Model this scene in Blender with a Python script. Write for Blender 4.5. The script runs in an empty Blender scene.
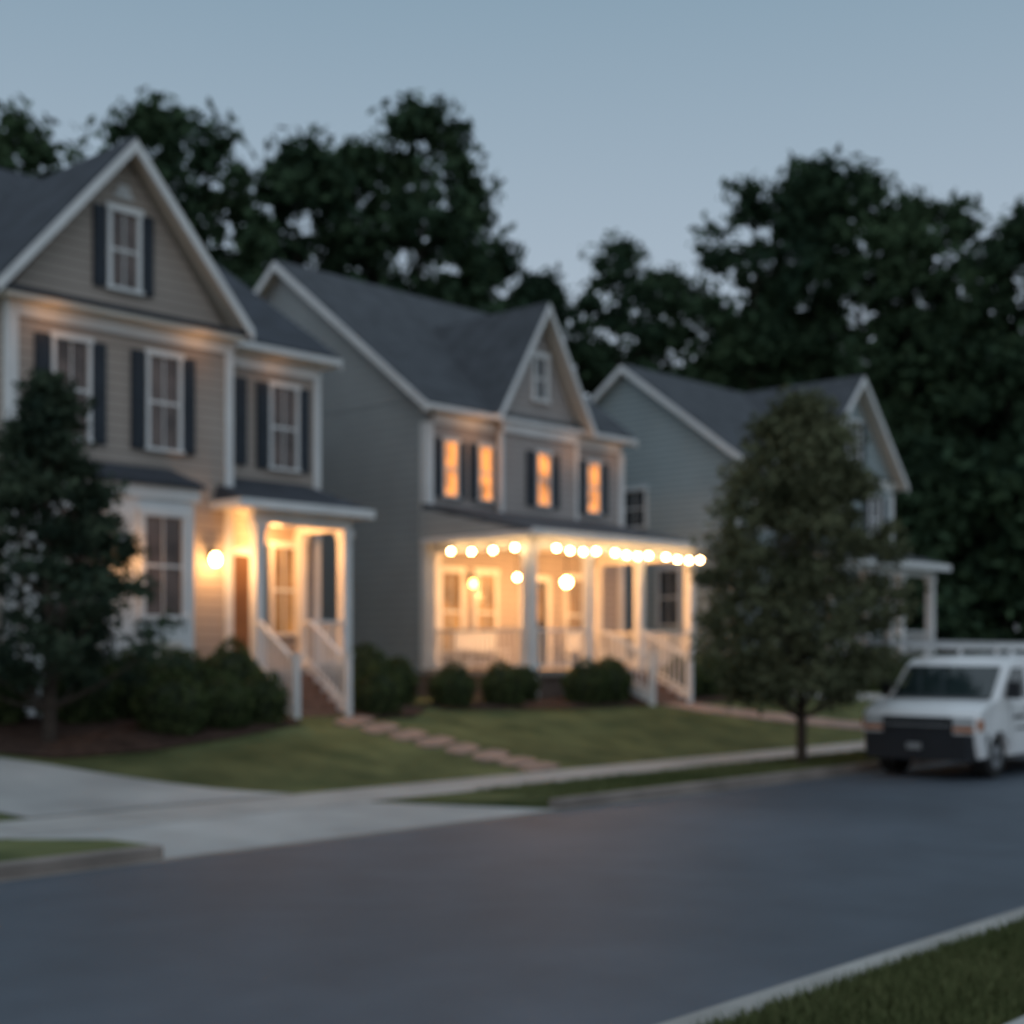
import bpy, math, numpy as np, random
from mathutils import Vector, Matrix
random.seed(5)
scene=bpy.context.scene
scene.view_settings.view_transform='Standard'
scene.view_settings.look='None'
scene.view_settings.exposure=0

# ------------------------------------------------------------------ materials
def new_mat(name):
    m=bpy.data.materials.new(name); m.use_nodes=True
    nt=m.node_tree
    return m,nt,nt.nodes['Principled BSDF']
def mat(name,col,rough=0.7,var=0.15,scale=3.0,bump=0.0,bscale=60,spec=0.3,col2=None,metal=0.0,coat=0.0):
    m,nt,b=new_mat(name); N=nt.nodes; L=nt.links
    tc=N.new('ShaderNodeTexCoord')
    n=N.new('ShaderNodeTexNoise'); n.inputs['Scale'].default_value=scale; n.inputs['Detail'].default_value=4
    L.new(tc.outputs['Object'],n.inputs['Vector'])
    r=N.new('ShaderNodeValToRGB')
    c2=col2 if col2 else tuple(c*(1+var) for c in col)
    c1=tuple(c*(1-var) for c in col)
    r.color_ramp.elements[0].position=.3; r.color_ramp.elements[1].position=.7
    r.color_ramp.elements[0].color=(*c1,1); r.color_ramp.elements[1].color=(*c2,1)
    L.new(n.outputs['Fac'],r.inputs['Fac']); L.new(r.outputs['Color'],b.inputs['Base Color'])
    b.inputs['Roughness'].default_value=rough
    b.inputs['Specular IOR Level'].default_value=spec
    b.inputs['Metallic'].default_value=metal
    b.inputs['Coat Weight'].default_value=coat
    if bump>0:
        n2=N.new('ShaderNodeTexNoise'); n2.inputs['Scale'].default_value=bscale; n2.inputs['Detail'].default_value=2
        L.new(tc.outputs['Object'],n2.inputs['Vector'])
        bp=N.new('ShaderNodeBump'); bp.inputs['Strength'].default_value=bump; bp.inputs['Distance'].default_value=.02
        L.new(n2.outputs['Fac'],bp.inputs['Height']); L.new(bp.outputs['Normal'],b.inputs['Normal'])
    return m
def lined(name,col,axis='Z',period=.18,dark=.6,width=.16,rough=.75,var=.10,scale=.6,bumpd=.015):
    """base colour with thin shadow-gap lines (lap siding, slab joints, shingle courses)"""
    m=mat(name,col,rough,var,scale); nt=m.node_tree; N=nt.nodes; L=nt.links; b=N['Principled BSDF']
    tc=[n for n in N if n.type=='TEX_COORD'][0]
    sx=N.new('ShaderNodeSeparateXYZ'); L.new(tc.outputs['Object'],sx.inputs[0])
    d=N.new('ShaderNodeMath'); d.operation='DIVIDE'; d.inputs[1].default_value=period; L.new(sx.outputs[axis],d.inputs[0])
    f=N.new('ShaderNodeMath'); f.operation='FRACT'; L.new(d.outputs[0],f.inputs[0])
    g=N.new('ShaderNodeMath'); g.operation='LESS_THAN'; g.inputs[1].default_value=width; L.new(f.outputs[0],g.inputs[0])
    ramp=[n for n in N if n.type=='VALTORGB'][0]
    mx=N.new('ShaderNodeMix'); mx.data_type='RGBA'; mx.blend_type='MULTIPLY'
    L.new(g.outputs[0],mx.inputs['Factor']); L.new(ramp.outputs['Color'],mx.inputs[6]); mx.inputs[7].default_value=(dark,dark,dark,1)
    L.new(mx.outputs[2],b.inputs['Base Color'])
    bp=N.new('ShaderNodeBump'); bp.inputs['Strength'].default_value=.6; bp.inputs['Distance'].default_value=bumpd
    L.new(f.outputs[0],bp.inputs['Height']); bp.invert=True
    L.new(bp.outputs['Normal'],b.inputs['Normal'])
    return m
def mottle(m,scale,lo,hi):
    """multiply base colour by a second, large-scale noise (worn / patchy surfaces)"""
    nt=m.node_tree; N=nt.nodes; L=nt.links; b=N['Principled BSDF']
    src=b.inputs['Base Color'].links[0].from_socket
    tc=[n for n in N if n.type=='TEX_COORD'][0]
    n=N.new('ShaderNodeTexNoise'); n.inputs['Scale'].default_value=scale; n.inputs['Detail'].default_value=3; n.inputs['Roughness'].default_value=.65
    L.new(tc.outputs['Object'],n.inputs['Vector'])
    mr=N.new('ShaderNodeMapRange'); mr.inputs['From Min'].default_value=.35; mr.inputs['From Max'].default_value=.65
    mr.inputs['To Min'].default_value=lo; mr.inputs['To Max'].default_value=hi; L.new(n.outputs['Fac'],mr.inputs['Value'])
    s=N.new('ShaderNodeVectorMath'); s.operation='SCALE'; L.new(src,s.inputs[0]); L.new(mr.outputs[0],s.inputs['Scale'])
    L.new(s.outputs[0],b.inputs['Base Color'])
def emis(name,col,strength,base=(.8,.7,.5)):
    m,nt,b=new_mat(name)
    b.inputs['Base Color'].default_value=(*base,1)
    b.inputs['Emission Color'].default_value=(*col,1); b.inputs['Emission Strength'].default_value=strength
    return m
def lit_window(name,col,lo,hi,scale):
    m,nt,b=new_mat(name); N=nt.nodes; L=nt.links
    tc=N.new('ShaderNodeTexCoord'); n=N.new('ShaderNodeTexNoise'); n.inputs['Scale'].default_value=scale; n.inputs['Detail'].default_value=1
    L.new(tc.outputs['Object'],n.inputs['Vector'])
    mr=N.new('ShaderNodeMapRange'); mr.inputs['From Min'].default_value=.35; mr.inputs['From Max'].default_value=.65
    mr.inputs['To Min'].default_value=lo; mr.inputs['To Max'].default_value=hi
    L.new(n.outputs['Fac'],mr.inputs['Value']); L.new(mr.outputs[0],b.inputs['Emission Strength'])
    b.inputs['Emission Color'].default_value=(*col,1); b.inputs['Base Color'].default_value=(.1,.07,.04,1); b.inputs['Roughness'].default_value=.1
    return m
def leaf_mat(name,dark,light,scale):
    m=bpy.data.materials.new(name); m.use_nodes=True; nt=m.node_tree; N=nt.nodes; L=nt.links
    N.remove(N['Principled BSDF']); out=[n for n in N if n.type=='OUTPUT_MATERIAL'][0]
    b=N.new('ShaderNodeBsdfDiffuse'); L.new(b.outputs[0],out.inputs['Surface'])
    tc=N.new('ShaderNodeTexCoord'); n=N.new('ShaderNodeTexNoise'); n.inputs['Scale'].default_value=scale; n.inputs['Detail'].default_value=1
    L.new(tc.outputs['Object'],n.inputs['Vector'])
    g=N.new('ShaderNodeNewGeometry')
    a=N.new('ShaderNodeMath'); a.operation='MULTIPLY_ADD'; a.inputs[1].default_value=.35; L.new(g.outputs['Random Per Island'],a.inputs[0]); L.new(n.outputs['Fac'],a.inputs[2])
    r=N.new('ShaderNodeValToRGB'); r.color_ramp.elements[0].position=.42; r.color_ramp.elements[1].position=.95
    r.color_ramp.elements[0].color=(*dark,1); r.color_ramp.elements[1].color=(*light,1)
    L.new(a.outputs[0],r.inputs['Fac']); L.new(r.outputs['Color'],b.inputs['Color'])
    return m

M={}
M['side1']=lined('siding_taupe',(.37,.32,.285))
M['side2']=lined('siding_grey',(.33,.355,.365),dark=.5,period=.21)
M['side2f']=lined('siding_greige',(.36,.33,.32))
M['side3']=lined('siding_bluegrey',(.33,.39,.41))
M['white']=mat('white_trim_paint',(.70,.71,.72),.5,.07,1.5)
M['soffit']=mat('soffit_paint',(.62,.58,.52),.6,.05,1.5)
M['roof']=lined('shingle_roof',(.066,.073,.084),'Z',.14,.7,.2,.9,.25,2.0,.01)
M['roof1']=lined('shingle_roof_dark',(.043,.050,.063),'Z',.14,.7,.2,.9,.25,2.0,.01)
M['shut']=mat('shutter_navy',(.022,.03,.042),.5,.15,3)
M['glass']=mat('window_glass_dark',(.05,.055,.06),.12,.35,1.8,spec=.6)
M['curtain']=mat('window_glass_curtain',(.105,.078,.070),.25,.5,2.2,spec=.5)
M['litup']=lit_window('lit_window_upper',(1,.33,.055),.2,1.8,1.9)
M['litlow']=lit_window('lit_window_lower',(1,.42,.11),.12,.6,1.3)
M['door']=mat('door_stained',(.16,.09,.05),.4,.15,3)
M['doord']=mat('door_dark',(.05,.055,.07),.4,.15,3)
M['brick']=mat('brick_steps',(.22,.12,.085),.85,.3,9,.4,40)
M['found']=mat('foundation_brick',(.16,.12,.10),.85,.3,9,.4,40)
M['floor']=mat('porch_boards',(.30,.27,.24),.6,.1,2)
M['metal']=mat('dark_metal',(.03,.03,.03),.4,.1,3)
M['bulb']=emis('bulb_glow',(1,.60,.25),66)
M['lamp']=emis('lantern_glow',(1,.56,.20),60)
M['lamp2']=emis('lantern_glow_dim',(1,.46,.12),20)
M['bark']=mat('bark',(.06,.047,.038),.9,.3,8)
M['lf_forest']=leaf_mat('foliage_forest',(.022,.042,.028),(.060,.098,.053),.16)
M['lf_ever']=leaf_mat('foliage_dark_tree',(.020,.034,.026),(.068,.092,.058),.9)
M['lf_street']=leaf_mat('foliage_street_tree',(.060,.072,.042),(.145,.155,.090),.8)
M['lf_bush']=leaf_mat('foliage_boxwood',(.032,.052,.022),(.095,.12,.052),2.5)
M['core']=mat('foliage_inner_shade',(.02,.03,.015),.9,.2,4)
M['grass']=mat('lawn_grass',(.082,.102,.045),.95,.25,1.3,.8,25,.05,col2=(.135,.145,.066))
mottle(M['grass'],.22,.78,1.25)
M['blade']=leaf_mat('grass_blades',(.066,.085,.034),(.145,.155,.072),.5)
M['mulch']=mat('mulch',(.07,.045,.036),.95,.35,6,.9,30,.05)
M['asphalt']=mat('asphalt',(.066,.082,.103),.65,.12,1.2,.35,90,.3)
mottle(M['asphalt'],.16,.84,1.16)
M['conc']=lined('concrete_walk',(.34,.33,.315),'X',1.5,.55,.02,.85,.16,.8,.004)
M['drive']=mat('concrete_drive',(.34,.335,.325),.85,.12,.7,.2,60)
mottle(M['drive'],.35,.88,1.08)
M['kerb']=mat('kerb_concrete',(.22,.19,.17),.85,.25,1.2,.2,50)
M['kerbn']=mat('kerb_concrete_light',(.31,.30,.28),.85,.2,1.2,.2,50)
M['path']=mat('paver_path',(.28,.20,.165),.85,.3,2.5,.3,40)

# ------------------------------------------------------------------ geometry helpers
def link(o): scene.collection.objects.link(o); return o
def mesh_obj(name,verts,faces,m,parent=None,smooth=False):
    me=bpy.data.meshes.new(name); me.from_pydata([tuple(v) for v in verts],[],faces); me.update()
    me.materials.append(m)
    if smooth:
        for p in me.polygons: p.use_smooth=True
    o=bpy.data.objects.new(name,me); link(o)
    if parent: o.parent=parent
    return o
def empty(name,loc=(0,0,0)):
    e=bpy.data.objects.new(name,None); e.location=loc; e.empty_display_size=.5; link(e); return e
HEXF=[(0,3,2,1),(4,5,6,7),(0,1,5,4),(1,2,6,5),(2,3,7,6),(3,0,4,7)]
class B:
    def __init__(s,name): s.e=empty(name); s.p={}; s.name=name
    def _g(s,part,m):
        k=(part,m)
        if k not in s.p: s.p[k]=([],[])
        return s.p[k]
    def raw(s,part,m,vs,fs):
        V,F=s._g(part,m); n=len(V); V.extend([tuple(v) for v in vs]); F.extend([tuple(i+n for i in f) for f in fs])
    def box(s,part,m,x0,x1,y0,y1,z0,z1):
        s.raw(part,m,[(x0,y0,z0),(x1,y0,z0),(x1,y1,z0),(x0,y1,z0),(x0,y0,z1),(x1,y0,z1),(x1,y1,z1),(x0,y1,z1)],HEXF)
    def hexa(s,part,m,b,t): s.raw(part,m,list(b)+list(t),HEXF)
    def beam(s,part,m,p,q,w,h):
        p=Vector(p);q=Vector(q);d=(q-p).normalized()
        up=Vector((0,0,1)) if abs(d.z)<.95 else Vector((1,0,0))
        a=d.cross(up).normalized()*w/2; c=a.cross(d).normalized()*h/2
        s.hexa(part,m,[p-a-c,p+a-c,q+a-c,q-a-c],[p-a+c,p+a+c,q+a+c,q-a+c])
    def prism_tri(s,part,m,axis,a0,a1,e0,e1,z0,zt):
        mid=(e0+e1)/2
        pts=[(e0,z0),(e1,z0),(mid,zt)]
        f=(lambda a,e,z:(a,e,z)) if axis=='u' else (lambda a,e,z:(e,a,z))
        s.raw(part,m,[f(a0,*p) for p in pts]+[f(a1,*p) for p in pts],[(0,1,2),(5,4,3),(0,3,4,1),(1,4,5,2),(2,5,3,0)])
    def gable_roof(s,m,axis,c0,c1,e0,e1,ze,zr,th=.14,trim0=True,trim1=True,part='roof'):
        mid=(e0+e1)/2
        f=(lambda a,e,z:(a,e,z)) if axis=='u' else (lambda a,e,z:(e,a,z))
        for i,e in enumerate((e0,e1)):
            for (pp,mm,o0,o1) in ((part,m,.045,th),('roof_soffit',M['soffit'],0,.045)):
                s.hexa(pp,mm,[f(c0,e,ze+o0),f(c1,e,ze+o0),f(c1,mid,zr+o0),f(c0,mid,zr+o0)],[f(c0,e,ze+o1),f(c1,e,ze+o1),f(c1,mid,zr+o1),f(c0,mid,zr+o1)])
            sg=-1 if i==0 else 1
            for c,on,d in ((c0,trim0,-1),(c1,trim1,1)):
                if on:
                    s.hexa('rake_trim',M['white'],[f(c,e,ze-.13),f(c+d*.05,e,ze-.13),f(c+d*.05,mid,zr-.13),f(c,mid,zr-.13)],
                           [f(c,e,ze+th*.6),f(c+d*.05,e,ze+th*.6),f(c+d*.05,mid,zr+th*.6),f(c,mid,zr+th*.6)])
            a,b2=sorted((e,e+sg*.04))
            if axis=='u': s.box('fascia',M['white'],c0,c1,a,b2,ze-.04,ze+th*.55)
            else: s.box('fascia',M['white'],a,b2,c0,c1,ze-.04,ze+th*.55)
    def wbox(s,part,m,face,plane,a0,a1,d0,d1,z0,z1):
        if face=='front': s.box(part,m,a0,a1,plane-d1,plane-d0,z0,z1)
        else: s.box(part,m,plane-d1,plane-d0,a0,a1,z0,z1)
    def window(s,face,plane,a,z0,z1,w=.78,pane='glass',shut=.27,tr=.08,mull=True):
        h=w/2
        W=lambda part,m,a0,a1,d0,d1,za,zb: s.wbox(part,m,face,plane,a0,a1,d0,d1,za,zb)
        W('window_panes',M[pane],a-h,a+h,-.05,.02,z0,z1)
        W('window_frames',M['white'],a-h-tr,a-h,-.05,.07,z0,z1)
        W('window_frames',M['white'],a+h,a+h+tr,-.05,.07,z0,z1)
        W('window_frames',M['white'],a-h-tr-.03,a+h+tr+.03,-.05,.09,z1,z1+tr*1.4)
        W('window_frames',M['white'],a-h-tr-.03,a+h+tr+.03,-.05,.10,z0-tr*.8,z0)
        zm=(z0+z1)/2
        W('window_muntins',M['white'],a-h,a+h,.02,.045,zm-.025,zm+.025)
        W('window_muntins',M['white'],a-.01,a+.01,.02,.04,z0,zm-.025)
        W('window_muntins',M['white'],a-.01,a+.01,.02,.04,zm+.025,z1)
        if shut:
            for sg in (-1,1):
                a0=a+sg*(h+tr+.015); a1=a0+sg*shut; a0,a1=min(a0,a1),max(a0,a1)
                W('shutters',M['shut'],a0,a1,-.02,.05,z0-.05,z1+.05)
                for k in range(2):
                    zz=z0-.01+(z1-z0)*.5*k
                    W('shutters',M['shut'],a0+.04,a1-.04,.05,.065,zz+.03,zz+(z1-z0)*.5-.05)
    def railing(s,p0,p1,h=.9,part='railing'):
        p0=Vector(p0);p1=Vector(p1);L=(p1-p0).length
        up=Vector((0,0,1))
        s.beam(part,M['white'],p0+up*h,p1+up*h,.08,.06)
        s.beam(part,M['white'],p0+up*.1,p1+up*.1,.05,.05)
        n=max(2,int(L/.15))
        for i in range(1,n):
            q=p0.lerp(p1,i/n)
            s.box('balusters',M['white'],q.x-.015,q.x+.015,q.y-.015,q.y+.015,q.z+.1,q.z+h-.02)
    def column(s,x,y,z0,z1,w=.24):
        h=w/2
        s.box('columns',M['white'],x-h,x+h,y-h,y+h,z0+.2,z1-.15)
        s.box('columns',M['white'],x-h-.04,x+h+.04,y-h-.04,y+h+.04,z0,z0+.2)
        s.box('columns',M['white'],x-h-.03,x+h+.03,y-h-.03,y+h+.03,z1-.15,z1)
    def stairs(s,u0,u1,vtop,vbot,ztop,zbot,n=5):
        for i in range(n):
            y1=vtop-(vtop-vbot)*i/n; y0=vtop-(vtop-vbot)*(i+1)/n
            zt=ztop-(ztop-zbot)*(i+.6)/n
            s.box('steps',M['brick'],u0,u1,y0,y1,zbot-.4,zt)
        for u in (u0-.06,u1+.06):
            s.railing((u,vtop-.05,ztop),(u,vbot+.05,zbot+.12),.88,'stair_railing')
            s.box('newels',M['white'],u-.06,u+.06,vbot-.09,vbot+.03,zbot-.1,zbot+1.08)
            s.box('newels',M['white'],u-.08,u+.08,vbot-.11,vbot+.05,zbot+1.08,zbot+1.12)
            s.hexa('stair_stringer',M['white'],[(u-.03,vtop,ztop-.25),(u+.03,vtop,ztop-.25),(u+.03,vbot,zbot-.05),(u-.03,vbot,zbot-.05)],
                   [(u-.03,vtop,ztop-.02),(u+.03,vtop,ztop-.02),(u+.03,vbot,zbot+.15),(u-.03,vbot,zbot+.15)])
    def done(s):
        for (part,m),(V,F) in s.p.items():
            mesh_obj(part,V,F,m,s.e)
        return s.e
def point(parent,name,loc,power,col=(1,.46,.16),r=.08):
    l=bpy.data.lights.new(name,'POINT'); l.energy=power; l.color=col; l.shadow_soft_size=r
    o=bpy.data.objects.new(name,l); o.location=loc; link(o); o.parent=parent; return o
def sphere_part(b,part,m,c,r,seg=8,rings=5,sz=1):
    vs=[];fs=[]
    for i in range(rings+1):
        t=math.pi*i/rings
        for j in range(seg):
            a=2*math.pi*j/seg
            vs.append((c[0]+r*math.sin(t)*math.cos(a),c[1]+r*math.sin(t)*math.sin(a),c[2]+sz*r*math.cos(t)))
    for i in range(rings):
        for j in range(seg):
            fs.append((i*seg+j,(i+1)*seg+j,(i+1)*seg+(j+1)%seg,i*seg+(j+1)%seg))
    b.raw(part,m,vs,fs)

# ------------------------------------------------------------------ terrain
def H(v):
    t=min(1,max(0,(v-15.4)/5.1)); s=.5*t+.5*t*t*(3-2*t)
    z=.13+.92*s
    if v>36: z+=(v-36)*.02
    return z
KN=4.50
vl=[-400,-200,-80,-30,-10,0,2,4,KN-.2]
prof=[(v,.125) for v in vl]+[(KN-.19,-.03),(8,-.03),(12,-.03),(14.0,-.03),(14.01,.125)]
v=14.2
while v<24: prof.append((v,H(v))); v+=.2
for v in (26,30,36,45,60,90,150,300,700): prof.append((v,H(v)))
ul=[-500,-200,-80]+list(np.arange(-40,120,4))+[160,260,500,900]
V=[];F=[]
for (v,z) in prof:
    for u in ul: V.append((u,v,z))
n=len(ul)
for i in range(len(prof)-1):
    for j in range(n-1): F.append((i*n+j,i*n+j+1,(i+1)*n+j+1,(i+1)*n+j))
mesh_obj('ground',V,F,M['grass'])
def sheet(name,m,x0,x1,y0,y1,z,nx=1):
    V=[];F=[]
    for i in range(nx+1):
        x=x0+(x1-x0)*i/nx; V+=[(x,y0,z),(x,y1,z)]
    for i in range(nx): F.append((2*i,2*i+2,2*i+3,2*i+1))
    return mesh_obj(name,V,F,m)
sheet('road',M['asphalt'],-150,400,KN-.01,12.32,0)
def slab(name,m,poly,z0,z1):
    n=len(poly); V=[(x,y,z0) for x,y in poly]+[(x,y,z1) for x,y in poly]
    F=[tuple(range(n,2*n)),tuple(reversed(range(n)))]+[(i,(i+1)%n,n+(i+1)%n,n+i) for i in range(n)]
    return mesh_obj(name,V,F,m)
def kerb(name,x0,x1,y0,y1,m):
    b=[(x0,y0),(x1,y0),(x1,y1),(x0,y1)]
    e=.02
    V=[(x,y,-.05) for x,y in b]+[(x,y,.12) for x,y in b]+[(x0,y0+e,.14),(x1,y0+e,.14),(x1,y1-e,.14),(x0,y1-e,.14)]
    F=[(0,1,5,4),(1,2,6,5),(2,3,7,6),(3,0,4,7),(4,5,9,8),(5,6,10,9),(6,7,11,10),(7,4,8,11),(8,9,10,11)]
    return mesh_obj(name,V,F,m)
kerb('kerb',-150,400,KN-.24,KN,M['kerbn'])
kerb('kerb',-150,8.0,12.32,12.48,M['kerb'])
kerb('kerb',14.1,400,12.32,12.48,M['kerb'])
sheet('gutter',M['kerb'],-150,400,12.16,12.32,.004)
slab('grass_verge',M['grass'],[(-150,12.48),(8.0,12.48),(7.9,13.2),(7.2,14.0),(-150,14.0)],-.05,.132)
slab('grass_verge',M['grass'],[(14.1,12.48),(400,12.48),(400,14.0),(12.3,14.0),(12.9,13.5)],-.05,.132)
mesh_obj('driveway_apron',[(8.0,12.3,.010),(14.1,12.3,.010),(12.2,14.01,.136),(7.2,14.01,.136),(8.0,12.3,-.05),(14.1,12.3,-.05),(12.2,14.01,-.05),(7.2,14.01,-.05)],
  [(0,1,2,3),(1,5,6,2),(3,7,4,0),(0,4,5,1)],M['drive'])
sheet('sidewalk',M['conc'],-150,400,14.0,15.45,.140)
sheet('sidewalk',M['conc'],-150,400,1.7,3.15,.131)
def ribbon(name,m,L,R,off=.02,n=24,cross=6):
    """terrain-following strip between two polylines"""
    def samp(P,t):
        d=[0]
        for i in range(len(P)-1): d.append(d[-1]+math.dist(P[i],P[i+1]))
        s=t*d[-1]
        for i in range(len(P)-1):
            if s<=d[i+1]+1e-9:
                k=(s-d[i])/(d[i+1]-d[i]); return (P[i][0]+(P[i+1][0]-P[i][0])*k,P[i][1]+(P[i+1][1]-P[i][1])*k)
        return P[-1]
    V=[];F=[]
    for i in range(n+1):
        a=samp(L,i/n); b=samp(R,i/n)
        for j in range(cross+1):
            x=a[0]+(b[0]-a[0])*j/cross; y=a[1]+(b[1]-a[1])*j/cross
            V.append((x,y,H(y)+off))
    w=cross+1
    for i in range(n):
        for j in range(cross): F.append((i*w+j,i*w+j+1,(i+1)*w+j+1,(i+1)*w+j))
    return mesh_obj(name,V,F,m)
ribbon('driveway',M['drive'],[(8.2,15.44),(8.0,16.0),(7.0,16.6),(4,17.2),(-8,18)],[(12.1,15.44),(11.2,16.2),(9.6,17.9),(6.5,20.5),(-8,24)],.018,40,10)
ribbon('mulch_bed',M['mulch'],[(5.5,21.6),(6.8,20.5),(8.6,19.0),(9.9,18.0),(11.5,18.1),(13.5,18.6),(15.3,19.2)],[(5.5,24),(9,23),(10.8,22),(11,21.6),(12,21.6),(13.5,21.6),(15.3,21.6)],.03,40,12)
ribbon('mulch_bed',M['mulch'],[(16.9,19.3),(18.0,19.3),(18.9,19.9)],[(16.9,21.1),(18.3,22),(19,22.5)],.03)
ribbon('mulch_bed',M['mulch'],[(19.3,19.8),(21.4,19.5),(23,19.4),(25.4,19.4)],[(19.3,20.9),(21.6,21.1),(23,21.1),(25.4,21.1)],.03)
ribbon('mulch_bed',M['mulch'],[(27.2,19.4),(29,19.4),(31,19.9)],[(27.2,21.1),(29,21.1),(31,21.1)],.03)
def stones(name,m,P,w,step,seed):
    rg=random.Random(seed); V=[];F=[]
    for i in range(len(P)-1):
        a=Vector((*P[i],0)); c=Vector((*P[i+1],0)); d=(c-a); L=d.length; d/=L; nrm=Vector((-d.y,d.x,0))
        k=max(1,round(L/step))
        for j in range(k):
            q=a+d*(L*(j+.5)/k)+nrm*rg.uniform(-.05,.05); l=step*.42; ww=w/2*rg.uniform(.85,1.1)
            pts=[]
            for t in range(9):
                an=2*math.pi*t/9+rg.uniform(-.15,.15)
                x=math.copysign(abs(math.cos(an))**.6,math.cos(an))*l; y=math.copysign(abs(math.sin(an))**.6,math.sin(an))*ww
                pt=q+d*x+nrm*y; pts.append((pt.x,pt.y))
            n0=len(V); V+=[(x,y,H(y)-.03) for x,y in pts]+[(x,y,H(y)+.04) for x,y in pts]
            F.append(tuple(n0+9+t for t in range(9)))
            for t in range(9): F.append((n0+t,n0+(t+1)%9,n0+9+(t+1)%9,n0+9+t))
    return mesh_obj(name,V,F,m)
stones('stepping_stone_path',M['path'],[(16.3,19.45),(16.7,18.4),(17.0,17.4),(17.4,16.4),(17.6,15.5)],1.05,.52,2)
ribbon('garden_path',M['path'],[(25.7,19.4),(26.2,18.6),(28,17.4),(30,16.2),(31,15.42)],[(27,19.4),(27.5,18.9),(29.3,17.8),(31.5,16.6),(32.5,15.42)],.035,30)
ribbon('garden_path',M['conc'],[(31,19.6),(34,19.0),(37,18.2),(41,16.5),(43,15.42)],[(31,20.4),(34.5,19.8),(37.8,19.0),(42,17.2),(44.5,15.42)],.035,30)

# ------------------------------------------------------------------ house 1
b=B('taupe_house')
G=.7; FL=1.8
b.box('foundation',M['found'],11.1,18.17,22.43,36.5,G,FL-.1)
b.box('walls',M['side1'],11.07,18.2,22.4,36.6,FL-.1,8.2)
b.box('foundation',M['found'],11.1,15.4,21.53,22.38,G,FL-.1)
b.box('walls',M['side1'],11.07,15.40,21.5,22.5,FL-.1,8.05)
b.gable_roof(M['roof1'],'u',10.8,18.5,22.05,36.95,8.0,12.72)
b.prism_tri('gable_walls',M['side1'],'u',11.07,18.2,22.4,36.6,8.2,12.70)
b.gable_roof(M['roof1'],'v',21.15,29.0,10.7,15.65,7.98,10.85)
b.prism_tri('gable_walls',M['side1'],'v',21.5,28,11.07,15.28,8.05,10.72)
b.box('gable_skirt_roof',M['roof1'],10.8,15.55,21.17,21.5,7.93,8.03)
b.box('frieze',M['white'],11.2,15.25,21.45,21.5,7.62,7.85)
b.box('frieze',M['soffit'],10.85,15.5,21.19,21.5,7.85,7.93)
b.box('frieze',M['white'],15.55,18.08,22.34,22.4,7.65,7.88)
b.box('frieze',M['soffit'],15.5,18.4,22.10,22.4,7.90,7.98)
for (x0,x1,y0,y1) in ((11.03,11.2,21.46,21.62),(15.27,15.44,21.46,21.62),(18.08,18.24,22.36,22.52),(15.43,15.55,22.36,22.46)):
    b.box('corner_boards',M['white'],x0,x1,y0,y1,FL-.1,7.85)
b.window('front',21.5,12.15,5.72,7.35,.60,'curtain',tr=.065)
b.window('front',21.5,13.95,5.72,7.35,.60,'curtain',tr=.065)
b.window('front',22.4,17.30,5.78,7.38,.60,'curtain',tr=.065)
b.wbox('shutters',M['shut'],'front',22.4,16.1,16.4,-.02,.05,5.75,7.45)
b.window('front',21.5,13.15,8.42,9.72,.50,'curtain',.24)
# louvred attic vent
for k in range(4): b.box('gable_vent',M['white'],12.97+.03*k,13.33-.03*k,21.455,21.5,9.98+.06*k,10.02+.06*k)
# bay
b.box('bay_walls',M['white'],11.3,14.2,20.9,21.5,G,4.98)
b.hexa('bay_roof',M['roof1'],[(11.15,20.75,4.98),(14.35,20.75,4.98),(14.35,21.5,4.98),(11.15,21.5,4.98)],[(11.15,20.75,5.04),(14.35,20.75,5.04),(14.1,21.5,5.38),(11.4,21.5,5.38)])
for a in (11.95,13.55):
    b.window('front',20.9,a,2.75,4.45,.74,'curtain',0,.1)
    b.wbox('bay_panels',M['soffit'],'front',20.9,a-.4,a+.4,.0,.03,1.4,2.3)
b.box('bay_cornice',M['white'],11.22,14.28,20.84,20.9,4.75,4.98)
# porch
b.box('porch_floor',M['floor'],15.45,17.85,20.85,22.4,FL-.12,FL)
b.box('porch_skirt',M['found'],15.5,17.8,20.92,22.4,G,FL-.12)
b.hexa('porch_roof',M['roof1'],[(15.0,20.6,4.80),(18.1,20.6,4.80),(18.1,22.4,4.80),(15.0,22.4,4.80)],[(15.0,20.6,4.88),(18.1,20.6,4.88),(17.9,22.4,5.5),(15.2,22.4,5.5)])
b.box('porch_fascia',M['white'],14.97,18.13,20.56,20.6,4.72,4.88)
b.box('porch_fascia',M['white'],14.96,15.0,20.6,21.5,4.72,4.88)
b.box('porch_fascia',M['white'],18.1,18.14,20.6,22.4,4.72,4.88)
b.box('porch_ceiling',M['soffit'],15.0,18.1,20.6,22.4,4.74,4.80)
b.box('porch_beam',M['white'],15.45,17.8,20.88,21.05,4.48,4.74)
b.box('porch_beam',M['white'],17.63,17.8,21.05,22.4,4.48,4.74)
b.column(15.62,20.97,FL,4.48,.2); b.column(17.70,20.97,FL,4.48,.2); b.column(17.70,22.3,FL,4.48,.16)
b.railing((16.8,20.97,FL),(17.6,20.97,FL)); b.railing((17.72,21.1,FL),(17.72,22.2,FL))
b.stairs(15.58,16.66,20.85,19.75,FL,.98)
b.window('front',22.4,17.3,2.5,4.2,.55,'litlow',.2)
b.wbox('door',M['door'],'front',22.4,15.95,16.65,0,.05,FL,4.0)
b.wbox('door_trim',M['white'],'front',22.4,15.83,15.95,0,.09,FL,4.12)
b.wbox('door_trim',M['white'],'front',22.4,16.65,16.77,0,.09,FL,4.12)
b.wbox('door_trim',M['white'],'front',22.4,15.95,16.65,0,.09,4.0,4.14)
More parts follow.
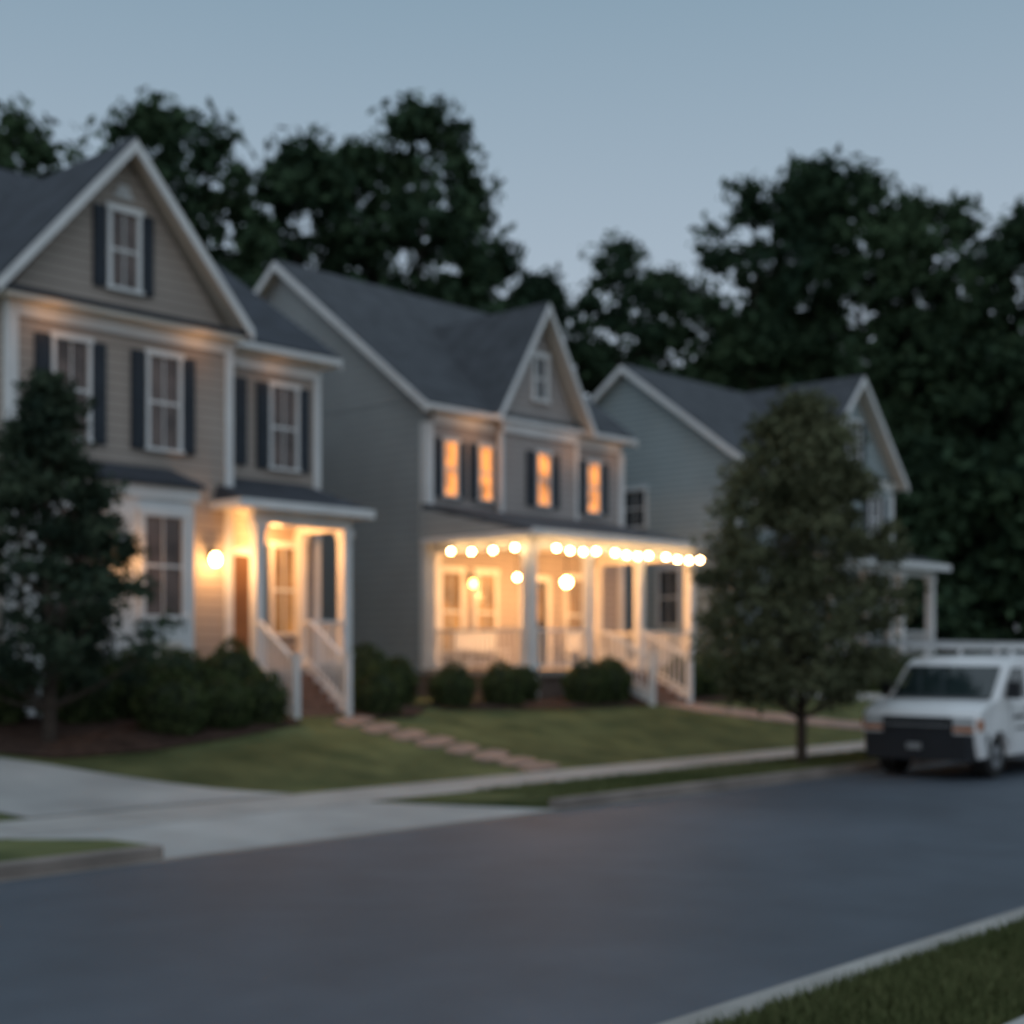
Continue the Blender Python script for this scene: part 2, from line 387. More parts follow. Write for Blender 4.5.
def sconce(b,x,y,z,m='lamp',r=.075):
    b.box('sconce_bracket',M['metal'],x-.04,x+.04,y,y+.12,z-.02,z+.2)
    b.box('sconce_cap',M['metal'],x-.09,x+.09,y-.09,y+.05,z+.14,z+.17)
    sphere_part(b,'sconce_glass',M[m],(x,y-.03,z),r,8,5,1.3)
sconce(b,14.93,21.33,3.80,'lamp',.09); sconce(b,12.76,20.78,3.75,'lamp2',.07)
e=b.done()
point(e,'sconce_light',(14.93,21.12,3.75),34); point(e,'bay_sconce_light',(12.76,20.55,3.7),10)
point(e,'porch_ceiling_light',(16.6,21.7,4.3),110)
point(e,'soffit_light',(11.7,21.05,7.6),2.8); point(e,'soffit_light',(14.6,21.05,7.6),2.8); point(e,'soffit_light',(17.0,22.0,7.6),1.3)

# ------------------------------------------------------------------ house 2
b=B('grey_house')
b.box('foundation',M['found'],23.0,30.38,24.22,35.1,G,FL-.2)
b.box('walls',M['side2'],22.98,30.4,24.24,35.2,FL-.2,8.2)
b.box('front_wall',M['side2f'],23.0,30.38,24.2,24.24,FL-.2,8.15)
b.gable_roof(M['roof'],'u',22.68,30.6,23.85,35.55,7.9,12.32)
b.prism_tri('gable_walls',M['side2'],'u',22.98,30.4,24.24,35.16,8.18,12.29)
b.box('front_bump',M['side2f'],25.3,28.2,23.98,24.2,4.9,7.95)
b.gable_roof(M['roof'],'v',23.6,29.6,24.85,28.5,7.88,10.9,trim1=False)
b.prism_tri('gable_walls',M['side2f'],'v',23.98,28,25.15,28.2,7.95,10.55)
b.box('pediment_band',M['white'],25.3,28.2,23.90,23.98,7.62,7.85)
b.box('frieze',M['white'],23.16,25.28,24.14,24.2,7.6,7.85); b.box('frieze',M['white'],28.2,30.25,24.14,24.2,7.6,7.85)
b.box('soffit',M['soffit'],22.75,24.8,23.87,24.2,7.85,7.9); b.box('soffit',M['soffit'],28.55,30.55,23.87,24.2,7.85,7.9)
for (x0,x1,y0,y1) in ((22.94,23.14,24.15,24.4),(30.25,30.44,24.15,24.4),(25.26,25.36,23.94,24.05),(28.14,28.24,23.94,24.05)):
    b.box('corner_boards',M['white'],x0,x1,y0,y1,4.9 if y0<24 else FL-.1,7.6)
for a in (23.72,24.93): b.window('front',24.2,a,5.9,7.2,.40,'litup',.24,.06)
b.window('front',23.98,26.85,5.9,7.2,.42,'litup',.34,.06)
b.window('front',24.2,29.12,5.9,7.2,.42,'litup',.34,.06)
b.window('front',23.98,26.72,8.6,9.65,.42,'glass',0,.1)
PF=FL-.08
b.box('porch_floor',M['floor'],22.95,29.4,20.9,24.2,PF-.14,PF)
b.box('porch_skirt',M['found'],23.0,29.35,21.0,24.2,G,PF-.14)
b.hexa('porch_roof',M['roof'],[(22.8,20.65,4.78),(29.6,20.65,4.78),(29.6,24.2,4.78),(22.8,24.2,4.78)],[(22.8,20.65,4.86),(29.6,20.65,4.86),(29.5,24.2,5.66),(22.8,24.2,5.66)])
b.raw('porch_roof_end',M['side2'],[(22.76,20.9,4.80),(22.76,24.19,4.80),(22.76,24.19,5.52),(22.80,20.9,4.80),(22.80,24.19,4.80),(22.80,24.19,5.52)],[(0,2,1),(3,4,5),(0,1,4,3),(1,2,5,4),(2,0,3,5)])
b.box('porch_fascia',M['white'],22.77,29.63,20.61,20.65,4.70,4.86)
b.box('porch_fascia',M['white'],22.74,22.8,20.65,24.19,4.68,4.80); b.box('porch_fascia',M['white'],29.6,29.64,20.65,24.2,4.70,4.86)
b.box('porch_ceiling',M['soffit'],22.8,29.6,20.65,24.2,4.72,4.78)
b.box('porch_beam',M['white'],23.02,29.33,20.95,21.15,4.46,4.72)
b.box('porch_beam',M['white'],23.03,23.23,21.15,24.1,4.46,4.72); b.box('porch_beam',M['white'],29.12,29.32,21.15,24.1,4.46,4.72)
b.column(23.13,21.05,PF,4.46,.24)
b.box('pier',M['white'],22.98,23.28,20.90,21.20,G,PF)
for x in (25.15,27.12,29.2): b.column(x,21.05,PF,4.46,.19)
b.column(23.13,24.08,PF,4.46,.18); b.column(29.2,24.08,PF,4.46,.18)
b.railing((23.25,21.05,PF),(25.05,21.05,PF)); b.railing((27.2,21.05,PF),(29.1,21.05,PF))
b.railing((23.13,21.15,PF),(23.13,24.0,PF)); b.railing((29.2,21.15,PF),(29.2,24.0,PF))
b.stairs(25.62,26.95,20.9,19.5,PF,1.0)
for a in (23.75,24.95,28.35): b.window('front',24.2,a,2.15,4.05,.62,'litlow',0,.1)
b.wbox('door',M['doord'],'front',24.2,26.3,27.2,0,.05,PF,3.95)
b.wbox('door_glass',M['litlow'],'front',24.2,26.5,27.0,.05,.06,2.9,3.75)
b.wbox('door_trim',M['white'],'front',24.2,26.16,26.3,0,.09,PF,4.08)
b.wbox('door_trim',M['white'],'front',24.2,27.2,27.34,0,.09,PF,4.08)
b.wbox('door_trim',M['white'],'front',24.2,26.3,27.2,0,.09,3.95,4.10)
sconce(b,24.35,24.05,3.80,'lamp2',.07)
for (x0,x1) in ((23.5,24.9),(27.6,28.6)):
    b.box('porch_bench_seat',M['white'],x0,x1,23.3,23.8,PF+.42,PF+.47)
    b.box('porch_bench_back',M['white'],x0,x1,23.8,23.85,PF+.47,PF+.95)
    for x in (x0+.03,x1-.08):
        for y in (23.32,23.75): b.box('porch_bench_legs',M['white'],x,x+.05,y,y+.05,PF,PF+.42)
for (x,y,z,m,r) in ((24.4,22.6,3.9,'lamp',.06),(26.2,22.6,3.85,'lamp',.115)):
    b.beam('pendant_rods',M['metal'],(x,y,z+.1),(x,y,4.7),.02,.02)
    sphere_part(b,'pendant_globes',M[m],(x,y,z),r)
def string(b,p,q,n,sag=.07):
    p=Vector(p);q=Vector(q);prev=p
    for i in range(1,25):
        t=i/24; c=p.lerp(q,t); c.z-=sag*4*t*(1-t)
        b.beam('string_light_cable',M['metal'],prev,c,.012,.012); prev=c
    for i in range(n):
        t=(i+.5)/n; c=p.lerp(q,t); c.z-=sag*4*t*(1-t)
        b.box('string_light_sockets',M['metal'],c.x-.015,c.x+.015,c.y-.015,c.y+.015,c.z-.05,c.z)
        sphere_part(b,'string_light_bulbs',M['bulb'],(c.x,c.y,c.z-.09),.055,6,4)
string(b,(22.75,23.5,4.58),(22.75,20.8,4.56),4)
string(b,(23.25,20.55,4.56),(25.1,20.55,4.56),4); string(b,(25.35,20.55,4.56),(27.05,20.55,4.56),4); string(b,(27.3,20.55,4.56),(29.2,20.55,4.56),4)
e=b.done()
point(e,'porch_light',(24.4,22.6,3.7),115); point(e,'porch_light',(26.2,22.6,3.6),140); point(e,'porch_light',(28.2,22.6,3.9),110)  # third one has no pendant globe, added to light the right bay
point(e,'eave_light',(24.4,23.6,7.4),7,r=.05); point(e,'eave_light',(27.9,23.5,7.3),4,r=.05); point(e,'eave_light',(30.0,23.8,7.4),1.8,r=.05)

# ------------------------------------------------------------------ house 3
b=B('blue_grey_house')
b.box('foundation',M['found'],34.22,42.9,23.03,30.9,G,FL-.1)
b.box('walls',M['side3'],34.2,43.0,23.0,31.0,FL-.1,7.95)
b.gable_roof(M['roof'],'u',33.9,43.3,22.65,31.35,7.72,10.9)
b.prism_tri('gable_walls',M['side3'],'u',34.2,43.0,23.0,31.0,7.95,10.87)
b.gable_roof(M['roof'],'v',22.3,29,37.45,43.35,7.6,10.85,trim1=False)
b.prism_tri('gable_walls',M['side3'],'v',22.7,28,37.8,43.0,7.85,10.65)
b.box('front_bump',M['side3'],37.8,43.02,22.7,23.0,4.9,7.85)
b.box('frieze',M['white'],34.4,37.8,22.94,23.0,7.4,7.66)
b.box('pediment_band',M['white'],37.8,43.0,22.64,22.7,7.5,7.7)
for (x0,x1,y0,y1) in ((34.16,34.36,22.96,23.16),(42.86,43.06,22.66,22.86)): b.box('corner_boards',M['white'],x0,x1,y0,y1,FL,7.4)
b.window('side',34.2,26.7,6.0,7.1,.8,'glass',0); b.window('side',34.2,25.4,2.95,4.6,.7,'glass',0)
for a in (35.4,36.8): b.window('front',23.0,a,5.8,7.2,.6,'glass',.2)
for a in (39.2,41.8): b.window('front',22.7,a,5.8,7.2,.7,'glass',.3)
b.window('front',22.7,40.4,8.2,9.5,.7,'glass',.3)
b.box('porch_floor',M['floor'],36.0,42.6,20.9,23.0,PF,PF+.14); b.box('porch_skirt',M['found'],36.1,42.5,21,23,G,PF)
b.hexa('porch_roof',M['roof'],[(35.8,20.6,4.85),(42.9,20.6,4.85),(42.9,22.7,4.85),(35.8,22.7,4.85)],[(35.8,20.6,4.95),(42.9,20.6,4.95),(42.7,22.7,5.55),(36,22.7,5.55)])
b.box('porch_fascia',M['white'],35.76,42.94,20.56,20.6,4.75,4.95); b.box('porch_fascia',M['white'],35.76,35.8,20.6,22.7,4.75,4.95)
b.box('porch_beam',M['white'],36.0,42.6,20.95,21.15,4.55,4.85)
for x in (36.2,38.3,40.4,42.45): b.column(x,21.05,PF+.14,4.55,.22)
for x in (36.3,40.5): b.railing((x,21.05,PF+.14),(x+1.85,21.05,PF+.14))
for a in (37.2,41.5): b.window('front',23.0,a,2.6,4.4,.8,'glass',0)
b.done()

# ------------------------------------------------------------------ foliage
def quads_mesh(name,V,m):
    """V: (n*4,3) vertices, each 4 a leaf face"""
    n=len(V)//4
    me=bpy.data.meshes.new(name)
    me.vertices.add(4*n); me.vertices.foreach_set('co',V.ravel().astype(np.float32))
    me.loops.add(4*n); me.loops.foreach_set('vertex_index',np.arange(4*n,dtype=np.int32))
    me.polygons.add(n); me.polygons.foreach_set('loop_start',np.arange(0,4*n,4,dtype=np.int32))
    me.polygons.foreach_set('loop_total',np.full(n,4,dtype=np.int32))
    me.update(calc_edges=True); me.materials.append(m); return me
def leaf_verts(C,size,rng,flat=0.0):
    n=len(C)
    a=rng.normal(size=(n,3)); a/=np.linalg.norm(a,axis=1)[:,None]
    c=rng.normal(size=(n,3)); c[:,2]+=flat
    bb=np.cross(a,c); bb/=np.linalg.norm(bb,axis=1)[:,None]
    s=(size*rng.uniform(.6,1.4,n))[:,None]
    return np.stack([C-a*s,C+bb*s*.5,C+a*s,C-bb*s*.5],1).reshape(-1,3)
def limb(V,F,p,q,r0,r1,seg=7):
    p=np.array(p,float);q=np.array(q,float);d=q-p;d/=np.linalg.norm(d)+1e-9
    x=np.cross(d,[0,0,1]) if abs(d[2])<.9 else np.cross(d,[1,0,0]); x/=np.linalg.norm(x); y=np.cross(d,x)
    n=len(V)
    for c,r in ((p,r0),(q,r1)):
        for j in range(seg):
            t=2*math.pi*j/seg; V.append(tuple(c+r*(x*math.cos(t)+y*math.sin(t))))
    for j in range(seg): F.append((n+j,n+(j+1)%seg,n+seg+(j+1)%seg,n+seg+j))
def tree_data(Ht,R,cb,profile,K,nl,leaf,cr,seed,tr=.2,spread_pow=.6,squash=.75,seg=7,asym=1.0,nlimb=45):
    rng=np.random.default_rng(seed)
    cl=[]
    off=rng.uniform(0,6.28,6)
    for i in range(K):
        t=rng.uniform(0,1); rr=profile(t)*R
        a=rng.uniform(0,2*math.pi)
        rr*=1+asym*(.22*math.sin(2*a+off[0]+t*4)+.16*math.sin(3*a+off[1]-t*7))
        r=rr*rng.uniform(0,1)**spread_pow
        cl.append((r*math.cos(a),r*math.sin(a),cb+(Ht-cb-cr*.6)*t))
    cl=np.array(cl); pts=[]
    for c in cl:
        k=int(nl*rng.uniform(.4,1.5)); rc=cr*rng.uniform(.5,1.3)
        d=rng.normal(size=(k,3)); d/=np.linalg.norm(d,axis=1)[:,None]
        rad=rc*rng.uniform(.15,1.35,k)[:,None]
        pts.append(c+d*rad*np.array([1,1,squash]))
    LV=leaf_verts(np.concatenate(pts),leaf,rng,.4)
    V=[];F=[]
    prev=np.array([0,0,-.3]); r=tr*1.25; npt=8
    line=[prev]
    for i in range(1,npt+1):
        t=i/npt; q=np.array([math.sin(t*3+seed)*tr*.8*t,math.cos(t*4+seed)*tr*.8*t,Ht*.93*t]); r2=tr*(1-t)*.95+.02
        limb(V,F,prev,q,r,r2,seg); prev=q;r=r2; line.append(q)
    order=rng.permutation(len(cl))[:min(len(cl),nlimb)]
    for i in order:
        c=cl[i]; z0=max(cb*.7,c[2]-abs(np.hypot(c[0],c[1]))*.8-.2); z0=min(z0,Ht*.85)
        k=z0/(Ht*.93)*npt; j=min(int(k),npt-1); base=line[j]+(line[j+1]-line[j])*(k-j)
        midp=(base+c)/2+np.array([0,0,-.01*Ht]); rb=tr*.32*(1-z0/Ht)+.015
        limb(V,F,base,midp,rb,rb*.6,max(3,seg-2)); limb(V,F,midp,c,rb*.6,rb*.2,max(3,seg-2))
    return np.array(V),F,LV
def single_tree(name,data,loc,lm,rot=0):
    e=empty(name,loc); e.rotation_euler=(0,0,rot)
    mesh_obj('trunk_and_limbs',data[0],data[1],M['bark'],e)
    o=bpy.data.objects.new('foliage',quads_mesh(name+'_leaves',data[2],lm)); link(o); o.parent=e
def prof_street(t):
    return np.interp(t,[0,.1,.3,.6,.8,.93,1],[.55,.95,1,.88,.58,.30,.05])
def prof_cone(t):
    return np.interp(t,[0,.1,.3,.5,.7,.85,1],[.75,1,.95,.75,.5,.28,.05])
single_tree('street_tree',tree_data(6.6,1.88,1.15,prof_street,430,95,.065,.33,11,.085,.55,asym=.35),(21.7,13.2,.13),M['lf_street'],.4)
single_tree('evergreen_tree',tree_data(5.5,1.65,.75,prof_cone,230,85,.07,.29,4,.09,.55,.5),(10.35,18.9,H(18.9)),M['lf_ever'],1.2)
def prof_f(t): return np.interp(t,[0,.2,.45,.7,.88,1],[.6,.95,1,.8,.5,.15])
var=[tree_data(22,[4.4,3.7,4.8,4.0][k],4,prof_f,[150,125,165,120][k],66,.25,.85,30+k,.28,.5,seg=4,nlimb=30) for k in range(4)]
und=tree_data(9,3.4,.3,lambda t: np.interp(t,[0,.3,.7,1],[.9,1,.8,.3]),90,75,.28,.95,77,.15,.5,seg=4,nlimb=8)
rr=random.Random(3)
T=[(16,42,16.5),(22.3,42,19.2),(26.9,42,20.6),(29.6,42.5,20.8),(33.3,42,21.0),(36.6,43,22.2),(39.4,42,24.3),(43.2,42.5,22.0),(47.0,42,18.6),(52.3,42,21.8),(55,41,20.4),
   (58.2,38.2,25.0),(60.5,36,26.0),(61.2,34,26.0),(62.5,32,24.0),(63.5,30,23.6),(64.5,27,22.6),(66,23.5,22),(68,19,21)]
FV=[];FF=[];FL_=[];nv=0
def put(data,loc,s,rot,sz):
    global nv
    c,sn=math.cos(rot),math.sin(rot); R=np.array([[c,sn,0],[-sn,c,0],[0,0,1]]); S=np.array([s,s,sz])
    A=(data[0]*S)@R+np.array(loc); FV.append(A); FF.extend([tuple(i+nv for i in f) for f in data[1]]); nv+=len(A)
    FL_.append((data[2]*S)@R+np.array(loc))
for i,(u,v,h) in enumerate(T):
    s=h/22.0*.98
    put(var[i%4],(u,v,H(v)-.2),s*rr.uniform(.88,1.0),rr.uniform(0,6.28),s)
    for k in range(2 if v<40 else 1):
        uu=u+rr.uniform(-1,2)+1.5; vv=v+rr.uniform(4,7)*(1 if v>35 else .4)
        if v<=40: uu+=rr.uniform(1,8); vv+=rr.uniform(-1,2)
        s=h*rr.uniform(.72,.86)/22
        put(var[(i+2+k)%4],(uu,vv,H(vv)-.3),s*1.25,rr.uniform(0,6.28),s)
    uu=u+rr.uniform(-1,1); vv=v-rr.uniform(2,3) if v>35 else v
    if v<=35: uu-=3
    s=rr.uniform(1.1,1.4)
    put(und,(uu,vv,H(vv)-.3),s,rr.uniform(0,6.28),s)
forest=empty('distant_trees')
mesh_obj('trunks_and_limbs',np.concatenate(FV),FF,M['bark'],forest)
o=bpy.data.objects.new('foliage',quads_mesh('forest_leaves',np.concatenate(FL_),M['lf_forest'])); link(o); o.parent=forest
def bush_meshes(seed,n=2400):
    rng=np.random.default_rng(seed)
    d=rng.normal(size=(n,3)); d/=np.linalg.norm(d,axis=1)[:,None]
    lump=1+.07*np.sin(d[:,0]*5+seed)+.07*np.sin(d[:,1]*6+1+seed)+.05*np.sin(d[:,2]*7)
    C=d*lump[:,None]*rng.uniform(.86,1.05,n)[:,None]
    me=quads_mesh('bush_leaves%d'%seed,leaf_verts(C,.08,rng,.2),M['lf_bush'])
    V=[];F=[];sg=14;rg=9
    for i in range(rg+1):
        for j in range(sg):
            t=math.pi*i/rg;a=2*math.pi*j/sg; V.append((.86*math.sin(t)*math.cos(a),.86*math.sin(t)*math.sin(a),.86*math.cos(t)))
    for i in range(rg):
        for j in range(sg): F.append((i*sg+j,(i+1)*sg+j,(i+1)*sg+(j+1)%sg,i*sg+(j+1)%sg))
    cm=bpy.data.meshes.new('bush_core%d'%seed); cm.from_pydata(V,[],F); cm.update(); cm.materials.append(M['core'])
    return cm,me
bm=[bush_meshes(s) for s in (1,2,3)]
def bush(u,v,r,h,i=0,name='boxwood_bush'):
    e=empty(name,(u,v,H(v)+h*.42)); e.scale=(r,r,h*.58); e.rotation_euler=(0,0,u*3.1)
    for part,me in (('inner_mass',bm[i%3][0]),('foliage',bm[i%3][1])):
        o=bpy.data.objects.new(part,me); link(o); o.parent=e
BU=[(12.6,19.1,.55,.92),(13.65,19.3,.50,.86),(14.6,19.5,.46,.84),
    (11.5,20.2,.6,1.1),(12.6,20.35,.55,1.1),(13.6,20.4,.55,1.12),(14.7,20.45,.55,1.22),(10.2,20.4,.6,1.0),(9.0,20.6,.6,1.0),
    (17.5,19.8,.46,.86),(18.1,20.8,.6,1.15),(18.9,20.9,.5,.95),
    (19.9,20.2,.46,.84),(21.35,20.2,.48,.86),(22.4,20.6,.40,.75),(23.75,19.95,.52,.92),(24.5,20.0,.50,.94),(25.15,20.3,.46,.9),
    (27.8,20.3,.55,.95),(28.7,20.4,.56,1.0),(29.6,20.6,.56,1.0),(30.5,20.8,.55,.95),
    (36.5,20.3,.6,1.0),(37.7,20.3,.6,1.0),(38.9,20.2,.6,1.0),(40.2,20.3,.6,1.0),(41.5,20.3,.6,1.0),(34.8,21.5,.6,1.0),(33.5,21.6,.6,1.0)]
for i,(u,v,r,h) in enumerate(BU): bush(u,v,r,h,i)
def grass(name,region,n,seed,hh=.07):
    rng=np.random.default_rng(seed)
    P=np.stack([rng.uniform(region[0],region[1],n),rng.uniform(region[2],region[3],n)],1); z=np.full(n,.13)
    a=rng.uniform(0,6.28,n); w=.012; hg=hh*rng.uniform(.5,1.3,n)
    dx=np.cos(a)*w; dy=np.sin(a)*w
    lx=rng.normal(0,.03,n); ly=rng.normal(0,.03,n)
    V=np.stack([np.stack([P[:,0]-dx,P[:,1]-dy,z-.01],1),np.stack([P[:,0]+dx,P[:,1]+dy,z-.01],1),np.stack([P[:,0]+lx,P[:,1]+ly,z+hg],1)],1).reshape(-1,3)
    me=bpy.data.meshes.new(name); me.vertices.add(3*n); me.vertices.foreach_set('co',V.ravel().astype(np.float32))
    me.loops.add(3*n); me.loops.foreach_set('vertex_index',np.arange(3*n,dtype=np.int32))
    me.polygons.add(n); me.polygons.foreach_set('loop_start',np.arange(0,3*n,3,dtype=np.int32)); me.polygons.foreach_set('loop_total',np.full(n,3,dtype=np.int32))
    me.update(calc_edges=True); me.materials.append(M['blade'])
    link(bpy.data.objects.new(name,me))
grass('verge_grass',(4.5,14,3.17,KN-.26),26000,1)
grass('verge_grass',(14.2,30,12.5,13.98),16000,2,.07)

# ------------------------------------------------------------------ van
vb=B('white_cargo_van')
vw=mat('van_white_paint',(.74,.75,.76),.3,.03,1,spec=.5,coat=.4)
vblack=mat('van_black_plastic',(.018,.02,.024),.5,.1,4)
vglass=mat('van_glass',(.018,.03,.032),.06,.1,2,spec=.8)
vtire=mat('tyre_rubber',(.02,.02,.02),.8,.1,4)
vchrome=mat('wheel_steel',(.35,.36,.37),.35,.1,4,metal=.8)
vhead=mat('headlight_lens',(.40,.42,.43),.15,.1,4,spec=.8)
vamber=mat('amber_lens',(.42,.13,.03),.25,.1,4)
WF=.84
def arc(c,r,n=10): return [(c+r*math.cos(math.pi*i/n),.36+r*math.sin(math.pi*i/n)) for i in range(n+1)]
prof=[(.14,.36),(.08,.55),(.04,.80),(.05,1.04),(.14,1.15),(.34,1.22),(.86,1.32),(1.16,1.62),(1.42,1.89),(1.58,1.98),(1.9,2.03),(3.5,2.06),(5.3,2.05),(5.55,1.98),(5.66,1.78),(5.70,1.0),(5.70,.42),(5.6,.36)]
prof+= arc(4.35,.43)+arc(WF,.43)
van_u,van_v=21.82,11.05; Wd=1.05
def vy(s,z):
    return s*Wd*(1-max(0,z-1.15)*.13)
secs=[(-1.0,.035),(-.955,0),(-.5,-.0),(.5,-.0),(.955,0),(1.0,.035)]
cx,cz=2.9,1.15
V=[];F=[];n=len(prof)
for s,ins in secs:
    for (a,z) in prof:
        dx=(cx-a);dz=(cz-z);l=math.hypot(dx,dz)
        crown=.0 if abs(s)>.9 else (.035 if (a<1.5) else 0)
        zz=z+dz/l*ins + (.03 if (abs(s)<.9 and z>1.9) else 0)
        aa=a+dx/l*ins-(crown)
        V.append((van_u+aa,van_v+vy(s,z),zz))
for i in range(len(secs)-1):
    for j in range(n):
        k=(j+1)%n; F.append((i*n+j,i*n+k,(i+1)*n+k,(i+1)*n+j))
F.append(tuple(reversed(range(n)))); F.append(tuple((len(secs)-1)*n+j for j in range(n)))
vb.raw('body',vw,V,F)
vb.box('underbody',vblack,van_u+.3,van_u+5.5,van_v-.85,van_v+.85,.30,.62)
def slanted(part,m,pts,off):
    (a0,z0),(a1,z1)=pts
    nx,nz=-(z1-z0),(a1-a0); l=math.hypot(nx,nz); nx/=l;nz/=l
    V=[];k=10
    for t,(a,z) in ((0,(a0,z0)),(1,(a1,z1))):
        for i in range(k+1):
            s=-.88+1.76*i/k
            cr=.035 if abs(s)<.8 else .01
            V.append((van_u+a+nx*off-cr,van_v+vy(s,z),z+nz*off))
    vb.raw(part,m,V,[(i,i+1,k+2+i,k+1+i) for i in range(k)])
slanted('windshield',vglass,((.90,1.36),(1.40,1.865)),.012)
slanted('cowl_wipers',vblack,((.80,1.31),(.895,1.355)),.014)
fx=van_u
vb.box('grille',vblack,fx-.03,fx+.12,van_v-.62,van_v+.62,.76,1.04)
for k in range(3): vb.box('grille_bars',vchrome if k==1 else vblack,fx-.045,fx-.03,van_v-.6,van_v+.6,.815+.075*k,.835+.075*k)
for sg in (-1,1):
    y0,y1=sorted((van_v+sg*.64,van_v+sg*.97)); vb.box('headlights',vhead,fx-.012,fx+.12,y0,y1,.89,1.04)
    vb.box('turn_signals',vamber,fx-.012,fx+.12,y0,y1,.81,.88)
    y0,y1=sorted((van_v+sg*.98,van_v+sg*1.06)); vb.box('turn_signals',vamber,fx+.06,fx+.22,y0,y1,.82,1.0)
vb.hexa('bumper',vblack,[(fx-.10,van_v-.9,.32),(fx-.10,van_v+.9,.32),(fx+.42,van_v+1.06,.32),(fx+.42,van_v-1.06,.32)],[(fx-.12,van_v-.92,.76),(fx-.12,van_v+.92,.76),(fx+.42,van_v+1.065,.76),(fx+.42,van_v-1.065,.76)])
vb.box('license_plate',vchrome,fx-.135,fx-.12,van_v-.13,van_v+.13,.50,.60)
for sg in (-1,1):
    def sp(part,m,pts,off=.008):
        vb.raw(part,m,[(van_u+a,van_v+vy(sg,z)+sg*off,z) for a,z in pts],[tuple(range(len(pts)))])
    sp('side_windows',vglass,[(1.10,1.35),(2.0,1.35),(2.0,1.85),(1.54,1.85),(1.30,1.65)])
    for a in (1.30,2.14,3.6):
        sp('door_seams',vblack,[(a,.5),(a+.015,.5),(a+.015,1.88 if a>1.5 else 1.3),(a,1.88 if a>1.5 else 1.3)],.004)
    sp('belt_moulding',vblack,[(1.5,.80),(3.9,.80),(3.9,.84),(1.5,.84)],.006)
    sp('door_handles',vblack,[(1.9,1.13),(2.06,1.13),(2.06,1.18),(1.9,1.18)],.012)
    for q,(a,w) in enumerate(((1.42,.10),(1.55,.08),(1.66,.12),(1.81,.07))):
        sp('door_decal',vblack,[(a,.98),(a+w,.98),(a+w,1.05),(a,1.05)],.006)
    y0,y1=sorted((van_v+sg*1.06,van_v+sg*1.26)); vb.box('mirrors',vblack,van_u+1.12,van_u+1.24,y0,y1,1.33,1.62)
    vb.beam('mirror_arms',vblack,(van_u+1.2,van_v+sg*.97,1.4),(van_u+1.18,van_v+sg*1.10,1.42),.05,.05)
    for wc in (WF,4.35):
        def disc(part,m,r,y0,y1,bev=.03):
            V=[];F=[];k=28
            for (yy,rr_) in ((y0,r),(y1-bev,r),(y1,r-bev)):
                for j in range(k):
                    t=2*math.pi*j/k; V.append((van_u+wc+rr_*math.cos(t),van_v+sg*yy,.36+rr_*math.sin(t)))
            for q in range(2):
                for j in range(k): F.append((q*k+j,q*k+(j+1)%k,(q+1)*k+(j+1)%k,(q+1)*k+j))
            F.append(tuple(range(2*k,3*k))); vb.raw(part,m,V,F)
        disc('tyres',vtire,.36,.70,1.0); disc('wheel_rims',vchrome,.21,.9,1.005,.02); disc('wheel_hubs',vblack,.07,.97,1.02,.01)
for a in (1.9,3.3,4.9):
    vb.beam('rack_crossbars',vw,(van_u+a,van_v-.82,2.19),(van_u+a,van_v+.82,2.19),.05,.05)
    for sg in (-1,1): vb.beam('rack_feet',vw,(van_u+a,van_v+sg*.80,2.0),(van_u+a,van_v+sg*.80,2.21),.06,.06)
for sg in (-1,1): vb.beam('rack_rails',vw,(van_u+1.3,van_v+sg*.82,2.23),(van_u+5.3,van_v+sg*.82,2.23),.04,.04)
for y in (.42,.86): vb.beam('ladder_rails',vchrome,(van_u-.2,van_v+y,2.28),(van_u+6.0,van_v+y,2.28),.03,.08)
for k in range(20): vb.beam('ladder_rungs',vchrome,(van_u+.0+.3*k,van_v+.42,2.28),(van_u+.0+.3*k,van_v+.86,2.28),.03,.03)
vb.done()

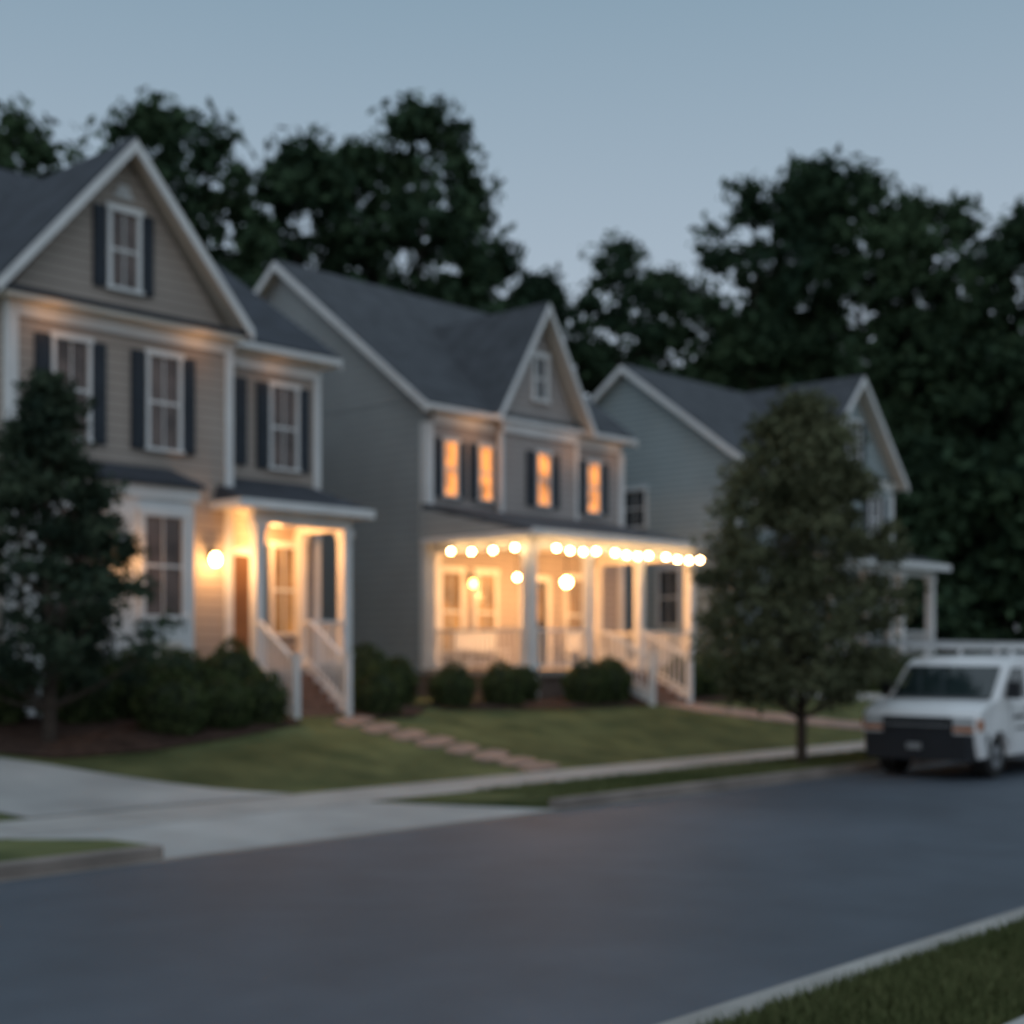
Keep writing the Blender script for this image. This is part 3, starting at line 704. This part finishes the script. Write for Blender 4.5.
# ------------------------------------------------------------------ sky & light
w=bpy.data.worlds.new('World'); scene.world=w; w.use_nodes=True
nt=w.node_tree; N=nt.nodes; L=nt.links; bg=N['Background']
sky=N.new('ShaderNodeTexSky'); sky.sky_type='NISHITA'; sky.sun_disc=False
sky.sun_elevation=math.radians(4); sky.sun_rotation=math.radians(235)
tc=N.new('ShaderNodeTexCoord'); sx=N.new('ShaderNodeSeparateXYZ'); L.new(tc.outputs['Generated'],sx.inputs[0])
rp=N.new('ShaderNodeValToRGB'); L.new(sx.outputs['Z'],rp.inputs['Fac'])
E=rp.color_ramp.elements
E[0].position=0; E[0].color=(.50,.565,.65,1)
E[1].position=1; E[1].color=(.64,.76,.88,1)
x=E.new(.22); x.color=(.46,.545,.645,1)
x=E.new(.45); x.color=(.255,.375,.48,1)
x=E.new(.62); x.color=(.46,.58,.69,1)
sc=N.new('ShaderNodeVectorMath'); sc.operation='SCALE'; sc.inputs['Scale'].default_value=.06
L.new(sky.outputs[0],sc.inputs[0])
mx=N.new('ShaderNodeMix'); mx.data_type='RGBA'; mx.inputs['Factor'].default_value=.12
L.new(rp.outputs['Color'],mx.inputs[6]); L.new(sc.outputs[0],mx.inputs[7])
L.new(mx.outputs[2],bg.inputs['Color']); bg.inputs['Strength'].default_value=1.0
s=bpy.data.lights.new('sun','SUN'); s.energy=.24; s.angle=math.radians(60); s.color=(1,.93,.88)
so=bpy.data.objects.new('sun',s); link(so)
d=Vector((.75,.55,-.5)); so.rotation_euler=d.to_track_quat('-Z','Y').to_euler()

# ------------------------------------------------------------------ camera
c=bpy.data.cameras.new('camera'); c.sensor_width=36; c.lens=49.2; c.clip_end=2000; c.shift_y=.1377
c.dof.use_dof=True; c.dof.focus_distance=3.2; c.dof.aperture_fstop=2.05; c.dof.aperture_blades=0
co=bpy.data.objects.new('camera',c); link(co); co.location=(0,0,2.1)
f=Vector((.731,.682,0)); co.rotation_euler=f.to_track_quat('-Z','Y').to_euler()
scene.camera=co
